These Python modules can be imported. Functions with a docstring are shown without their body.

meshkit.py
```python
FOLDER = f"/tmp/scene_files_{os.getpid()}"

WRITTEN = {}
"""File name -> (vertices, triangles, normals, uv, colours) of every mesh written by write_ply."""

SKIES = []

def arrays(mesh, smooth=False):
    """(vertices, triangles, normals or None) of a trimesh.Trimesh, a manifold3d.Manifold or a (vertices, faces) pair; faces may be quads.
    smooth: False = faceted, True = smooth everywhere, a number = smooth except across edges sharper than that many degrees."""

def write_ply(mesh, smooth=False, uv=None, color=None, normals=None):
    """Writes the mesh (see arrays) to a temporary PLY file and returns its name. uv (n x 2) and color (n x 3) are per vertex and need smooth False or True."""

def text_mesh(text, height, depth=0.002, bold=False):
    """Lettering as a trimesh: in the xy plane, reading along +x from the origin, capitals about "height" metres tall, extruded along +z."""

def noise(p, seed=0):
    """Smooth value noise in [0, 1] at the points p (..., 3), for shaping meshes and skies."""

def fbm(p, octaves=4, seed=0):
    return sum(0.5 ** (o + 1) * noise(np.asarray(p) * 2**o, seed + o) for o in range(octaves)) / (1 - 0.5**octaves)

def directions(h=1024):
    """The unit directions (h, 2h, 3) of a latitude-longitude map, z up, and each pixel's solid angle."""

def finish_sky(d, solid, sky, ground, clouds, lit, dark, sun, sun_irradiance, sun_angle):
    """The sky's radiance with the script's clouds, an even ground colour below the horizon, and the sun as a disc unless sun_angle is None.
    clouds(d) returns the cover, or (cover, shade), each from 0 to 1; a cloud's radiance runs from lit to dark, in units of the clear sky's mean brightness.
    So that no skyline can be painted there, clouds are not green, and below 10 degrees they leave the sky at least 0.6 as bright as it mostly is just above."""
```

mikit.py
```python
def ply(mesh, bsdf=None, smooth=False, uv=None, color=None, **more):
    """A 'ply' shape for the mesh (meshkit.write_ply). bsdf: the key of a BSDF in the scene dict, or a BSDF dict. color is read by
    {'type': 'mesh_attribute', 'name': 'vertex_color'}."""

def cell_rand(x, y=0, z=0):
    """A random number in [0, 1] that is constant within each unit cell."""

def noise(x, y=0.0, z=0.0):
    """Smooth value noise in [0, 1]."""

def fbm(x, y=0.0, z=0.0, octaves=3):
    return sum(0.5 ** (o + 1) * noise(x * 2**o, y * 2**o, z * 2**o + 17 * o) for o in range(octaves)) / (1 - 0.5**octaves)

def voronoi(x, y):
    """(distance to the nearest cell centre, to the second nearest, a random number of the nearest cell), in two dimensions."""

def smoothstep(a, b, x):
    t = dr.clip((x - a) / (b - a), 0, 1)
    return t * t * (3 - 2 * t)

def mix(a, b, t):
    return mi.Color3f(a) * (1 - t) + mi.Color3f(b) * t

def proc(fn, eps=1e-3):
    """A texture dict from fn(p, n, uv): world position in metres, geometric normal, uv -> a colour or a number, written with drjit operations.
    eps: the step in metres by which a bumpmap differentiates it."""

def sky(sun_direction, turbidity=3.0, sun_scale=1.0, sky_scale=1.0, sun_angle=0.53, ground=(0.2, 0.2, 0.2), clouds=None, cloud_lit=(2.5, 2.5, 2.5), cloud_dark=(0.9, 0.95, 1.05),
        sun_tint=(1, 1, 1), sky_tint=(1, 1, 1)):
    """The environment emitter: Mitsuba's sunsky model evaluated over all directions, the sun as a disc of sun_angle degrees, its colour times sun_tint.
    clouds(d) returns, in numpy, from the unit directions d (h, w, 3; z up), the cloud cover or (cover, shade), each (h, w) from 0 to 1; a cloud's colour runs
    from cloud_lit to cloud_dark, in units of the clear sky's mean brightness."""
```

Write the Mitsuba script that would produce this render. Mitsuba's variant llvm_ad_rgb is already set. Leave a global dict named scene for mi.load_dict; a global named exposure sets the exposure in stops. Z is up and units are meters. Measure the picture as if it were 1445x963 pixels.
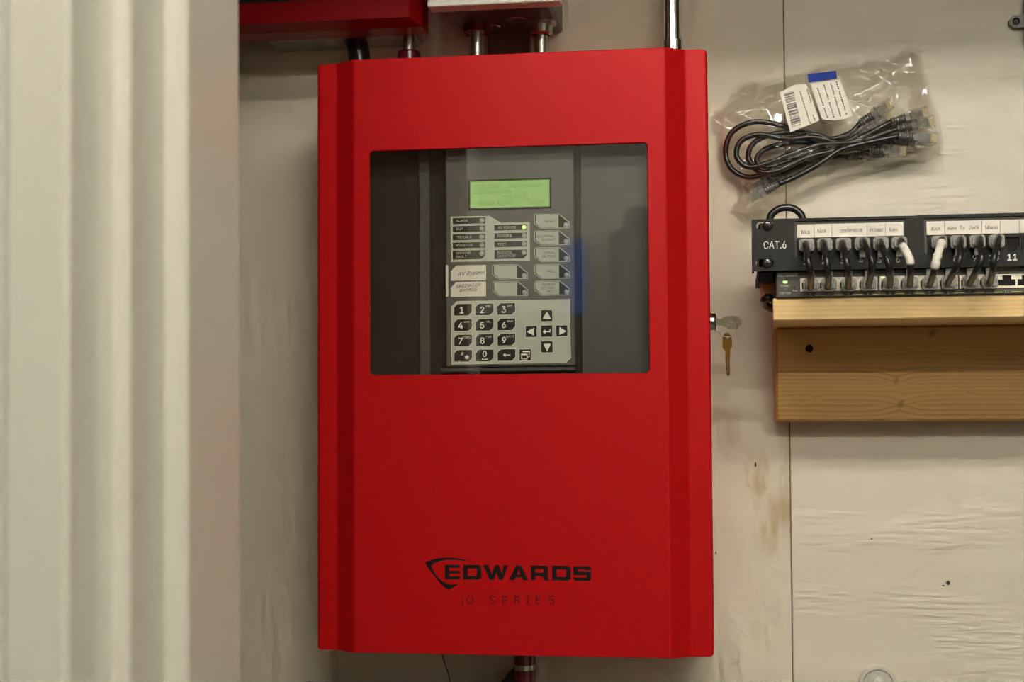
import math
import numpy as np, trimesh, mitsuba as mi, mikit, meshkit, manifold3d as m3
import drjit as dr
from shapely.geometry import Polygon, Point, box as sbox, LineString
from shapely.ops import unary_union
from shapely import affinity
from scipy.spatial import Delaunay
from scipy.interpolate import LinearNDInterpolator
from mikit import proc, noise, fbm, smoothstep, mix, voronoi, cell_rand

T = mi.ScalarTransform4f
scene, labels = {}, {}
ZC = 1.30                                     # height of the alarm panel's centre above the floor; wall_back is y = 0, the camera looks along +y

# ------------------------------------------------------------------ camera, light, exposure
F = 2050.0
CAM = np.array([0.18514, -1.39679, ZC - 0.04589])
_yaw, _pitch, _roll = 0.14309, 0.04354, -0.00592
_f = np.array([-math.sin(_yaw) * math.cos(_pitch), math.cos(_yaw) * math.cos(_pitch), math.sin(_pitch)])
_r0 = np.cross(_f, [0, 0, 1]); _r0 /= np.linalg.norm(_r0)
_u0 = np.cross(_r0, _f)
_r = math.cos(_roll) * _r0 + math.sin(_roll) * _u0
_u = -math.sin(_roll) * _r0 + math.cos(_roll) * _u0
scene['camera'] = {'type': 'thinlens', 'fov': math.degrees(2 * math.atan(722.5 / F)), 'fov_axis': 'x', 'aperture_radius': 0.0042,
                   'focus_distance': 1.265, 'near_clip': 0.02, 'far_clip': 50.0,
                   'to_world': T().look_at(origin=CAM.tolist(), target=(CAM + _f).tolist(), up=_u.tolist())}
exposure = 0.0
LAMP = [1.0, 0.945, 0.81]
LAMP_FAR, LAMP_NEAR = 112.0, 98.0               # radiance of the tubes in the two rows of ceiling lights


def at(px, py, y):
    """The point of the plane y = const seen at a pixel of the photograph (used to measure places and sizes off the photograph)."""
    d = _r * (px - 722.5) / F - _u * (py - 481.5) / F + _f
    return CAM + d * ((y - CAM[1]) / d[1])


def xz(px, py, y):
    p = at(px, py, y)
    return float(p[0]), float(p[2])


def mpp(px, py, y):
    return abs(at(px + 1, py, y)[0] - at(px, py, y)[0])


# ------------------------------------------------------------------ helpers
def key_for(name, parent=None):
    k = name if parent is None else parent + '__' + name
    if k not in scene and k not in labels:
        return k
    n = 1
    while f'{k}_{n:03d}' in scene or f'{k}_{n:03d}' in labels:
        n += 1
    return f'{k}_{n:03d}'


def obj(name, mesh, bsdf, parent=None, label=None, cat=None, group=None, kind=None, smooth=False, **more):
    k = key_for(name, parent)
    scene[k] = mikit.ply(mesh, bsdf, smooth=smooth, **more)
    tag(k, label, cat, group, kind)
    return k


def tag(k, label=None, cat=None, group=None, kind=None):
    d = {a: b for a, b in (('label', label), ('category', cat), ('group', group), ('kind', kind)) if b}
    if d:
        labels[k] = {**labels.get(k, {}), **d}


def thing(name, label=None, cat=None, group=None, kind=None):
    k = key_for(name)
    labels[k] = {}
    tag(k, label, cat, group, kind)
    return k


def tm(m):
    if hasattr(m, 'to_mesh'):
        a = m.to_mesh()
        return trimesh.Trimesh(np.array(a.vert_properties[:, :3]), np.array(a.tri_verts), process=False)
    return m


def join(*ms):
    return trimesh.util.concatenate([tm(m) for m in ms])


def bx(x0, x1, y0, y1, z0, z1, c=0.0):
    """Box, its edges chamfered by c."""
    x0, x1, y0, y1, z0, z1 = min(x0, x1), max(x0, x1), min(y0, y1), max(y0, y1), min(z0, z1), max(z0, z1)
    pts = []
    for X in (x0, x1):
        for Y in (y0, y1):
            for Z in (z0, z1):
                sx, sy, sz = (c if X == x0 else -c), (c if Y == y0 else -c), (c if Z == z0 else -c)
                if c:
                    pts += [(X + sx, Y + sy, Z), (X + sx, Y, Z + sz), (X, Y + sy, Z + sz)]
                else:
                    pts.append((X, Y, Z))
    return trimesh.Trimesh(*_hull(pts), process=False)


def _hull(pts):
    m = m3.Manifold.hull_points(np.array(pts, float)).to_mesh()
    return np.array(m.vert_properties[:, :3]), np.array(m.tri_verts)


def plate(poly, yf, yb):
    """A shapely polygon in (x, z) extruded from its front y = yf to its back y = yb."""
    ms = []
    for g in getattr(poly, 'geoms', [poly]):
        if g.area <= 0:
            continue
        m = trimesh.creation.extrude_polygon(g, yb - yf, engine='earcut')
        v = np.array(m.vertices)
        m.vertices = np.c_[v[:, 0], yb - v[:, 2], v[:, 1]]
        ms.append(m)
    return trimesh.util.concatenate(ms)


def poly(pts, y):
    return Polygon([xz(a, b, y) for a, b in pts])


def rr(x0, x1, z0, z1, r, n=5):
    return sbox(min(x0, x1) + r, min(z0, z1) + r, max(x0, x1) - r, max(z0, z1) - r).buffer(r, quad_segs=n)


def spline(pts, n=10):
    P = np.array(pts, float)
    P = np.vstack([2 * P[0] - P[1], P, 2 * P[-1] - P[-2]])
    out = []
    for i in range(1, len(P) - 2):
        a, b, c, d = P[i - 1:i + 3]
        for t in np.arange(n) / n:
            out.append(.5 * (2 * b + (c - a) * t + (2 * a - 5 * b + 4 * c - d) * t * t + (3 * b - a - 3 * c + d) * t ** 3))
    return np.array(out + [P[-2]])


def tube(path, r, n=12):
    P = np.array(path, float)
    R = np.broadcast_to(r, len(P)).astype(float)
    t = np.gradient(P, axis=0)
    t /= np.linalg.norm(t, axis=1, keepdims=True) + 1e-12
    s = np.cross(t[0], [0.3, 0.2, 0.9]); s /= np.linalg.norm(s)
    V = []
    a = np.arange(n) * 2 * np.pi / n
    for i in range(len(P)):
        s = s - t[i] * (s @ t[i]); s /= np.linalg.norm(s)
        w = np.cross(t[i], s)
        V.append(P[i] + R[i] * (np.cos(a)[:, None] * s + np.sin(a)[:, None] * w))
    V = np.vstack(V + [P[:1], P[-1:]])
    Fc, m = [], len(P)
    for i in range(m - 1):
        for j in range(n):
            k = (j + 1) % n
            p, q, u, v = i * n + j, i * n + k, (i + 1) * n + k, (i + 1) * n + j
            Fc += [(p, q, u), (p, u, v)]
    for j in range(n):
        k = (j + 1) % n
        Fc += [(m * n, k, j), (m * n + 1, (m - 1) * n + j, (m - 1) * n + k)]
    return trimesh.Trimesh(V, Fc, process=False)


def lathe(profile, origin, axis, n=24):
    """profile: (distance along axis, radius) pairs."""
    axis = np.array(axis, float); axis /= np.linalg.norm(axis)
    pts = np.array(origin, float) + np.array([p[0] for p in profile])[:, None] * axis
    s = np.cross(axis, [0.31, 0.2, 0.93]); s /= np.linalg.norm(s)
    w = np.cross(axis, s)
    a = np.arange(n) * 2 * np.pi / n
    V = np.vstack([pts[i] + max(p[1], 1e-6) * (np.cos(a)[:, None] * s + np.sin(a)[:, None] * w) for i, p in enumerate(profile)])
    Fc = []
    for i in range(len(profile) - 1):
        for j in range(n):
            k = (j + 1) % n
            p, q, u, v = i * n + j, i * n + k, (i + 1) * n + k, (i + 1) * n + j
            Fc += [(p, q, u), (p, u, v)]
    m = len(V)
    V = np.vstack([V, pts[:1], pts[-1:]])
    for j in range(n):
        k = (j + 1) % n
        Fc += [(m, k, j), (m + 1, m - n - 2 + 2 + j - 0, m - n + k)] if False else [(m, k, j), (m + 1, (len(profile) - 1) * n + j, (len(profile) - 1) * n + k)]
    return trimesh.Trimesh(V, Fc, process=False)


def cyl_y(px_or_x, z, r, yf, yb, n=24, c=0.0):
    return lathe([(0, r - c), (c, r), (yb - yf, r)], (px_or_x, yf, z), (0, 1, 0), n)


def letters(s, bold=False):
    m = meshkit.text_mesh(s, 1.0, 1.0, bold)
    m.vertices -= [m.bounds[0][0], 0, 0]
    return m


def text(s, cx, cz, h, y, w=None, bold=False, rot=0.0, shear=0.0, depth=0.00025):
    """Lettering centred at (cx, cz), capitals h tall, w wide, its face at y - depth."""
    m = letters(s, bold)
    v = np.array(m.vertices)
    v[:, :2] -= [(v[:, 0].max()) / 2, 0.5]
    sx = h if w is None else w / (v[:, 0].max() - v[:, 0].min())
    X, Z = v[:, 0] * sx + shear * v[:, 1] * h, v[:, 1] * h
    c, q = math.cos(rot), math.sin(rot)
    m.vertices = np.c_[cx + X * c - Z * q, y - v[:, 2] * depth, cz + X * q + Z * c]
    return m


def ptext(s, px, py, hpx, y, wpx=None, **kw):
    k = mpp(px, py, y)
    x, z = xz(px, py, y)
    return text(s, x, z, hpx * k, y, None if wpx is None else wpx * k, **kw)


# ------------------------------------------------------------------ materials
def srgb(*c):
    return [((v / 255 + .055) / 1.055) ** 2.4 if v > 10 else v / 255 / 12.92 for v in c]


def rgb(c):
    return {'type': 'rgb', 'value': [float(v) for v in c]}


def plastic(name, c, rough=0.35, spec=0.5, **kw):
    scene[name] = {'type': 'twosided', 'bsdf': {'type': 'principled', 'base_color': rgb(c) if not isinstance(c, dict) else c, 'roughness': rough, 'specular': spec, **kw}}
    return name


def metal(name, c, rough=0.25):
    scene[name] = {'type': 'twosided', 'bsdf': {'type': 'principled', 'base_color': rgb(c), 'metallic': 1.0, 'roughness': rough}}
    return name


def wall_color_v(p, n, uv):
    base = mix([.66, .605, .49], [.60, .545, .425], smoothstep(.3, .75, fbm(p.x * 9, 3.1, p.z * 3.0)))
    # yellowed wear marks in the strip right of the alarm panel
    w = smoothstep(.52, .72, fbm(p.x * 45, 1.7, p.z * 13, octaves=4)) * smoothstep(.18, .20, p.x) * smoothstep(ZC - .02, ZC - .10, p.z) * smoothstep(ZC - .30, ZC - .18, p.z)
    return mix(base, [.46, .36, .22], w * .9)


def wall_color_h(p, n, uv):
    return mix([.68, .635, .54], [.62, .575, .475], smoothstep(.35, .7, fbm(p.x * 3, 7.7, p.z * 14)))


def strokes_v(p, n, uv):
    s = fbm(p.x * 190, 2.0, p.z * 22, octaves=3)
    m = smoothstep(.42, .62, fbm(p.x * 14, 9.0, p.z * 6))
    return s * (.25 + m) + .35 * fbm(p.x * 900, 0, p.z * 500, octaves=2)


def strokes_h(p, n, uv):
    s = fbm(p.x * 34, 4.0, p.z * 360, octaves=3)
    m = smoothstep(.42, .75, fbm(p.x * 15, 5.0, p.z * 30))
    return s * (.12 + m) + .3 * fbm(p.x * 400, 0, p.z * 900, octaves=2)


scene['paint_panel_upright'] = {'type': 'twosided', 'bsdf': {'type': 'bumpmap', 'arbitrary': proc(strokes_v, 5e-4), 'scale': 0.0024,
                                'bsdf': {'type': 'principled', 'base_color': proc(wall_color_v), 'roughness': .55, 'specular': .35}}}
scene['paint_panel_level'] = {'type': 'twosided', 'bsdf': {'type': 'bumpmap', 'arbitrary': proc(strokes_h, 5e-4), 'scale': 0.0014,
                              'bsdf': {'type': 'principled', 'base_color': proc(wall_color_h), 'roughness': .55, 'specular': .35}}}


def pine(c0, c1, knots, zo):
    def f(p, n, uv):
        X, Z = p.x, p.z - ZC
        kk, bend = mi.Float(0), mi.Float(0)
        for kx, kz, r, sl in knots:
            dx, dz = (X - kx) - sl * (Z - kz), Z - kz
            d = dr.sqrt(dx * dx + dz * dz * .8) / r
            kk = dr.maximum(kk, smoothstep(1.0, .25, d + .35 * noise(p.x * 400, 1, p.z * 400)))
            bend += r * 1.2 * dr.exp(-d * d * .06) * dr.select(dz > 0, 1.0, -1.0) * dr.exp(-d * .3)
        z = Z + bend + .004 * fbm(p.x * 5, 2, zo)
        w = z * 270 + p.y * 190 + 2.6 * fbm(p.x * 3.5, 2, z * 28 + zo * 9, octaves=2)
        ring = w - dr.floor(w)
        late = smoothstep(.35, .92, ring) * smoothstep(1.0, .95, ring)
        broad = fbm(p.x * 3, p.y * 20, z * 55 + zo * 9, octaves=2)
        fibre = fbm(p.x * 14, p.y * 600, z * 1100, octaves=2)
        c = mix(c0, c1, late * (.25 + .75 * smoothstep(.3, .7, broad)) * .62 + smoothstep(.35, .75, broad) * .22 + (fibre - .5) * .25)
        return mix(c, [.20, .10, .035], kk * .75)
    return proc(f)


plastic('pine_shelf', pine([.80, .56, .26], [.62, .39, .15], [], 1.0), .5, .4)
KNOTS = [(*(lambda q: (q[0], q[1] - ZC))(xz(a, b, -.04)), r, s) for a, b, r, s in ((1316, 470, .0062, .5), (1265, 538, .0042, 0), (1271, 571, .0055, .2), (1150, 564, .0017, 0), (1367, 554, .0014, 0))]
plastic('pine_board', pine([.50, .285, .082], [.33, .17, .042], KNOTS, 4.0), .5, .4)
def red_bump(p, n, uv):
    return fbm(p.x * 900, p.y * 900, p.z * 900, octaves=2)
scene['red_enamel'] = {'type': 'twosided', 'bsdf': {'type': 'bumpmap', 'arbitrary': proc(red_bump, 3e-4), 'scale': .00004,
                       'bsdf': {'type': 'principled', 'base_color': rgb([.37, .0035, .005]), 'roughness': .37, 'specular': .30, 'spec_tint': .5}}}
plastic('red_gloss', [.20, .002, .004], .3, .25)
plastic('ink_black', [.006, .004, .004], .5, .12)
plastic('ink_faint', [.075, .003, .005], .4, .15)
plastic('black_plastic', [.008, .008, .0075], .45, .22)
plastic('black_gloss', [.010, .010, .010], .22)
plastic('charcoal', [.050, .050, .043], .4)
plastic('charcoal_light', [.085, .085, .075], .4)
plastic('charcoal_mid', [.052, .052, .046], .4)
plastic('key_dark', [.018, .018, .014], .4, .2)
plastic('legend_grey', [.47, .50, .445], .4)
plastic('button_grey', [.42, .45, .40], .4)
plastic('print_pale', [.62, .62, .54], .5)
plastic('print_white', [.80, .79, .74], .5)
plastic('paper', [.76, .72, .65], .6, .2)
plastic('pen_ink', [.05, .035, .03], .6)
plastic('print_grey', [.09, .09, .08], .5)
plastic('led_off', [.55, .55, .5], .15, .6)
plastic('white_enamel', [.76, .73, .66], .4)
plastic('trim_paint', [.50, .485, .425], .35, .45)
plastic('room_paint', [.60, .58, .53], .7, .2)
plastic('ceiling_paint', [.55, .54, .50], .8, .2)
plastic('floor_vinyl', [.055, .048, .04], .5, .3)
plastic('plain_ply', [.20, .165, .11], .7, .2)
plastic('dark_wood', [.045, .020, .010], .6)
plastic('amber_wood', [.55, .22, .05], .5)
plastic('pipe_maroon', [.075, .004, .010], .2, .6)
metal('steel', [.45, .44, .40], .32)
metal('steel_dull', [.42, .42, .39], .38)
metal('chrome', [.80, .79, .76], .12)
metal('key_nickel', [.16, .14, .10], .33)
metal('key_brass', [.11, .058, .012], .36)
metal('port_metal', [.55, .50, .42], .42)
def mottled(p, n, uv):
    return mix([.17, .165, .145], [.40, .39, .355], smoothstep(.3, .7, fbm(p.x * 1500, p.y * 900, p.z * 1500, octaves=2)))


plastic('plug_clear', proc(mottled), .10, .7)
scene['plug_shell'] = {'type': 'thindielectric', 'int_ior': 1.75, 'specular_transmittance': rgb([.90, .90, .88])}
plastic('cable_black', [.010, .010, .011], .28)
plastic('boot_grey', [.10, .10, .10], .35)
plastic('blue_print', [.006, .03, .25], .5, .12)
plastic('storage_blue', [.010, .09, .52], .4)
plastic('yellow_print', [.70, .64, .08], .5)
plastic('seam_dark', [.16, .12, .075], .8, .1)
scene['window_acrylic'] = {'type': 'thindielectric', 'int_ior': 1.68, 'specular_transmittance': rgb([.93, .93, .90])}
scene['bag_film'] = {'type': 'thindielectric', 'int_ior': 1.62, 'specular_transmittance': rgb([.93, .92, .90])}


def glow(c):
    return {'type': 'area', 'radiance': rgb(c)}


# ------------------------------------------------------------------ the setting: back wall of two painted plywood panels
S_TOP, S_BOT = xz(1107.5, 60, 0), xz(1114, 700, 0)
SX = (S_TOP[0] + S_BOT[0]) / 2
XL, XR, ZT = -.95, 1.05, 2.44
wb = thing('wall_back', 'painted plywood wall of two panels with a dark upright seam', kind='structure')
obj('backing', bx(XL, XR, .0125, .03, 0, ZT), 'seam_dark', wb)
obj('seam_filler', bx(SX - .004, SX + .004, .0035, .0125, 0, ZT), 'seam_dark', wb)
obj('panel', bx(XL, SX - .0005, 0, .012, 0, ZT, .0008), 'paint_panel_upright', wb)
obj('panel', bx(SX + .0005, XR, .0008, .012, 0, ZT, .0008), 'paint_panel_level', wb)


def blot(px, py, rx, rz, y, seed, n=14):
    rng = np.random.default_rng(seed)
    k = mpp(px, py, y)
    x, z = xz(px, py, y)
    a = np.arange(n) * 2 * np.pi / n
    q = rng.uniform(.6, 1.15, n)
    return plate(Polygon(np.c_[x + rx * k * q * np.cos(a), z + rz * k * q * np.sin(a)]).buffer(0), y - .0003, y + .0002)


obj('knot_hole', join(blot(1338, 823, 3, 3.5, .0006, 1), blot(1331, 827, 3, 1, .0006, 2)), 'dark_wood', wb)
obj('nail_hole', blot(1230, 761, 1.6, 1.3, .0006, 3), 'dark_wood', wb)
obj('scratch', blot(1066, 656, 1.5, 4, -.0001, 4), 'dark_wood', wb)
obj('scratch', blot(1010, 780, .9, 3, -.0001, 5), 'dark_wood', wb)
obj('wall_left', bx(XL - .03, XL, -.60, .03, 0, ZT), 'plain_ply', kind='structure', label='plywood side wall of the closet left of the panel')
obj('wall_right', bx(XR, XR + .03, -.60, .03, 0, ZT), 'plain_ply', kind='structure', label='plywood side wall of the closet right of the shelf')

# doorway: the photograph looks through it; left jamb in view
Y0 = -.72                                       # front of the casing


def x_at(u, y):
    return float(at(u, 481.5, y)[0])


def y_for(u, x):
    lo, hi = -1.2, -.02
    for _ in range(60):
        mid = (lo + hi) / 2
        if x_at(u, mid) < x:
            hi = mid
        else:
            lo = mid
    return (lo + hi) / 2


xa, xb = x_at(6, Y0), x_at(95, Y0)
y1 = y_for(137, xb + .001)
x2, y2 = x_at(160, y1 + .010), y1 + .010
x3 = x_at(183, y2)
y4 = y_for(233, x3)
x5 = x_at(264, y4)
y6 = y_for(337, x5)
XJ = x5                                         # inner face of the stop
WR = .86                                        # clear width of the doorway
ZH = 1.938                                      # underside of its head
casing = [(xa, y2), (xa, Y0 + .002), (xa + .002, Y0), (xb - .003, Y0), (xb, Y0 + .003), (xb + .001, y1), (x2, y2 - .001), (x2 + .0012, y2), (x2 + .0012, y2 + .004), (xa, y2 + .004)]
jamb = [(x2 - .02, y2 + .004), (x2 + .0012, y2 + .004), (x2 + .0012, y2), (x3 - .0015, y2), (x3, y2 + .0015), (x3, y6), (x3 - .02, y6), (x2 - .02, y6)]
stop = [(x3, y4), (x5 - .002, y4), (x5, y4 + .002), (x5, y6), (x3, y6)]
LEAN = math.radians(.28)


def upright(profile, mirror=False, z0=0.0, z1=ZH + .0):
    m = trimesh.creation.extrude_polygon(Polygon(profile).buffer(0), z1 - z0, engine='earcut')
    v = np.array(m.vertices) + [0, 0, z0]
    v[:, 0] += (v[:, 2] - ZC) * math.tan(-LEAN) * -1 * -1
    if mirror:
        v[:, 0] = 2 * (XJ + WR / 2) - v[:, 0]
        m.faces = m.faces[:, ::-1]
    m.vertices = v
    return m


def across(profile, x0, x1):
    """The same profile along the head of the doorway: x distance from the stop becomes height above ZH."""
    q = [(XJ - a, b) for a, b in profile]
    m = trimesh.creation.extrude_polygon(Polygon([(b, a) for a, b in q]).buffer(0), x1 - x0, engine='earcut')
    v = np.array(m.vertices)
    m.vertices = np.c_[x0 + v[:, 2], v[:, 0], ZH + v[:, 1]]
    m.fix_normals()
    return m


tr = thing('trim_1', 'cream painted door frame with stop and casing at the left edge', kind='structure')
obj('casing', upright(casing), 'trim_paint', tr)
obj('jamb', upright(jamb), 'trim_paint', tr)
obj('stop', upright(stop), 'trim_paint', tr)
obj('casing', upright(casing, True), 'trim_paint', tr)
obj('jamb', upright(jamb, True), 'trim_paint', tr)
obj('stop', upright(stop, True), 'trim_paint', tr)
obj('head', join(*[across(q, XJ - .06, XJ + WR + .06) for q in (casing, jamb, stop)]), 'trim_paint', tr)
XW = xa + .012
wf = thing('wall_front', 'wall with the doorway that the camera looks through', kind='structure')
ya, yb_ = Y0 + .018, y6 - .004
obj('left_side', bx(-2.2, x2 - .021, ya, yb_, 0, ZT), 'room_paint', wf)
obj('right_side', bx(2 * (XJ + WR / 2) - x2 + .021, 2.2, ya, yb_, 0, ZT), 'room_paint', wf)
obj('over_door', bx(x2 - .021, 2 * (XJ + WR / 2) - x2 + .021, ya, yb_, ZH + .06, ZT), 'room_paint', wf)
obj('floor', bx(-2.2, 2.2, -4.6, .03, -.05, 0), 'floor_vinyl', kind='structure', label='dark vinyl floor')
obj('ceiling', bx(-2.2, 2.2, -4.6, .03, ZT, ZT + .05), 'ceiling_paint', kind='structure', label='white ceiling')
obj('wall_rear', bx(-2.2, 2.2, -4.65, -4.6, 0, ZT), 'room_paint', kind='structure', label='pale wall behind the camera')
obj('wall_side_left', bx(-2.25, -2.2, -4.6, ya, 0, ZT), 'room_paint', kind='structure', label='pale wall on the left of the room')
obj('wall_side_right', bx(2.2, 2.25, -4.6, ya, 0, ZT), 'room_paint', kind='structure', label='pale wall on the right of the room')


def ceiling_light(cx, cy, power, label):
    t = thing('ceiling_light', label, 'ceiling light', 'fluorescent lights on the ceiling of the room')
    obj('housing', bx(cx - .61, cx + .61, cy - .07, cy + .07, ZT - .045, ZT, .004), 'white_enamel', t)
    for s in (-1, 1):
        e = [cx - .58, cx + .58]
        m = tube([(e[0], cy + s * .035, ZT - .062), (e[1], cy + s * .035, ZT - .062)], .013, 8)
        obj('tube', m, 'white_enamel', t, emitter=glow([power * c for c in LAMP]))
        obj('lamp_holder', bx(e[0] - .018, e[0], cy + s * .035 - .012, cy + s * .035 + .012, ZT - .08, ZT - .045), 'white_enamel', t)
        obj('lamp_holder', bx(e[1], e[1] + .018, cy + s * .035 - .012, cy + s * .035 + .012, ZT - .08, ZT - .045), 'white_enamel', t)


ceiling_light(-.75, -3.0, .22 * LAMP_FAR, 'fluorescent ceiling light of the far row, left one')
ceiling_light(.72, -3.0, LAMP_FAR, 'fluorescent ceiling light of the far row, middle one')
ceiling_light(1.65, -3.7, .35 * LAMP_FAR, 'fluorescent ceiling light of the far row, right one')
ceiling_light(.42, -1.45, LAMP_NEAR, 'fluorescent ceiling light nearest the doorway')
# ------------------------------------------------------------------ the red alarm panel
W, H, FA, BV, DD = .352, .52845, .01925, .01784, .0124
YF = -.125                                      # front of the door's flange
YD = YF - DD                                    # front of its raised face
fp = thing('fire_alarm_panel', 'large red wall-mounted fire alarm cabinet with a dark window and keypad', 'alarm panel')


def prism_z(pts, z0, z1):
    return m3.Manifold.extrude(m3.CrossSection([pts], m3.FillRule.NonZero), z1 - z0).translate([0, 0, z0])


def man(t):
    t = tm(t)
    return m3.Manifold(m3.Mesh(np.array(t.vertices, np.float32), np.array(t.faces, np.uint32)))


e = .003
arc = [(-W / 2 + e - e * math.cos(t), YF + e - e * math.sin(t)) for t in np.linspace(0, math.pi / 2, 8)]
left = [(-W / 2, YF + .030)] + arc + [(-W / 2 + FA - .001, YF), (-W / 2 + FA + .0006, YF - .0006), (-W / 2 + FA + BV - .0008, YD + .0006), (-W / 2 + FA + BV + .001, YD)]
prof = left + [(-x, y) for x, y in left[::-1]]
body = prism_z(prof, ZC - H / 2, ZC + H / 2)
outline = rr(-W / 2, W / 2, ZC - H / 2, ZC + H / 2, .0045, 6)
edge = man(plate(outline.buffer(-.0018), YD - .02, YF + .04)) + man(plate(outline, YF + .0018, YF + .04))
edge = m3.Manifold.batch_hull([man(plate(outline.buffer(-.0014), YD - .001, YF + .04)), man(plate(outline, YD + .0006, YF + .04))])
body = body ^ edge
cav = m3.Manifold.hull_points(np.array([(x, y, z) for x in (-W / 2 + FA + BV + .003, W / 2 - FA - BV - .003) for y in (YD + .0017, YF + .05) for z in (ZC - H / 2 + .003, ZC + H / 2 - .003)]))
cav2 = m3.Manifold.hull_points(np.array([(x, y, z) for x in (-W / 2 + .002, W / 2 - .002) for y in (YF + .002, YF + .05) for z in (ZC - H / 2 + .003, ZC + H / 2 - .003)]))
wx0, wx1, wz0, wz1 = -.1240, .12331, ZC - .01932, ZC + .18085
win = rr(wx0, wx1, wz0, wz1, .0035, 6)
cut = man(plate(win, YD - .01, YF + .06)) + m3.Manifold.batch_hull([man(plate(win.buffer(.0008), YD - .0005, YD - .0001)), man(plate(win, YD + .0008, YD + .001))])
door = tm(body - cav - cav2 - cut)
obj('door', door, 'red_enamel', fp, label='red bevelled steel door with window')
dk = fp + '__door'
obj('back_box', tm(m3.Manifold.hull_points(np.array([(x, y, z) for x in (-W / 2 + .004, W / 2 - .004) for y in (YF + .024, 0) for z in (ZC - H / 2 + .004, ZC + H / 2 - .004)]))
    - m3.Manifold.hull_points(np.array([(x, y, z) for x in (-W / 2 + .0055, W / 2 - .0055) for y in (YF - .01, -.0015) for z in (ZC - H / 2 + .0055, ZC + H / 2 - .0055)]))), 'red_enamel', fp)
obj('window_pane', bx(wx0 - .008, wx1 + .008, YD + .0019, YD + .0020, wz0 - .008, wz1 + .008), 'window_acrylic', dk, label='clear acrylic pane')
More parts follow.
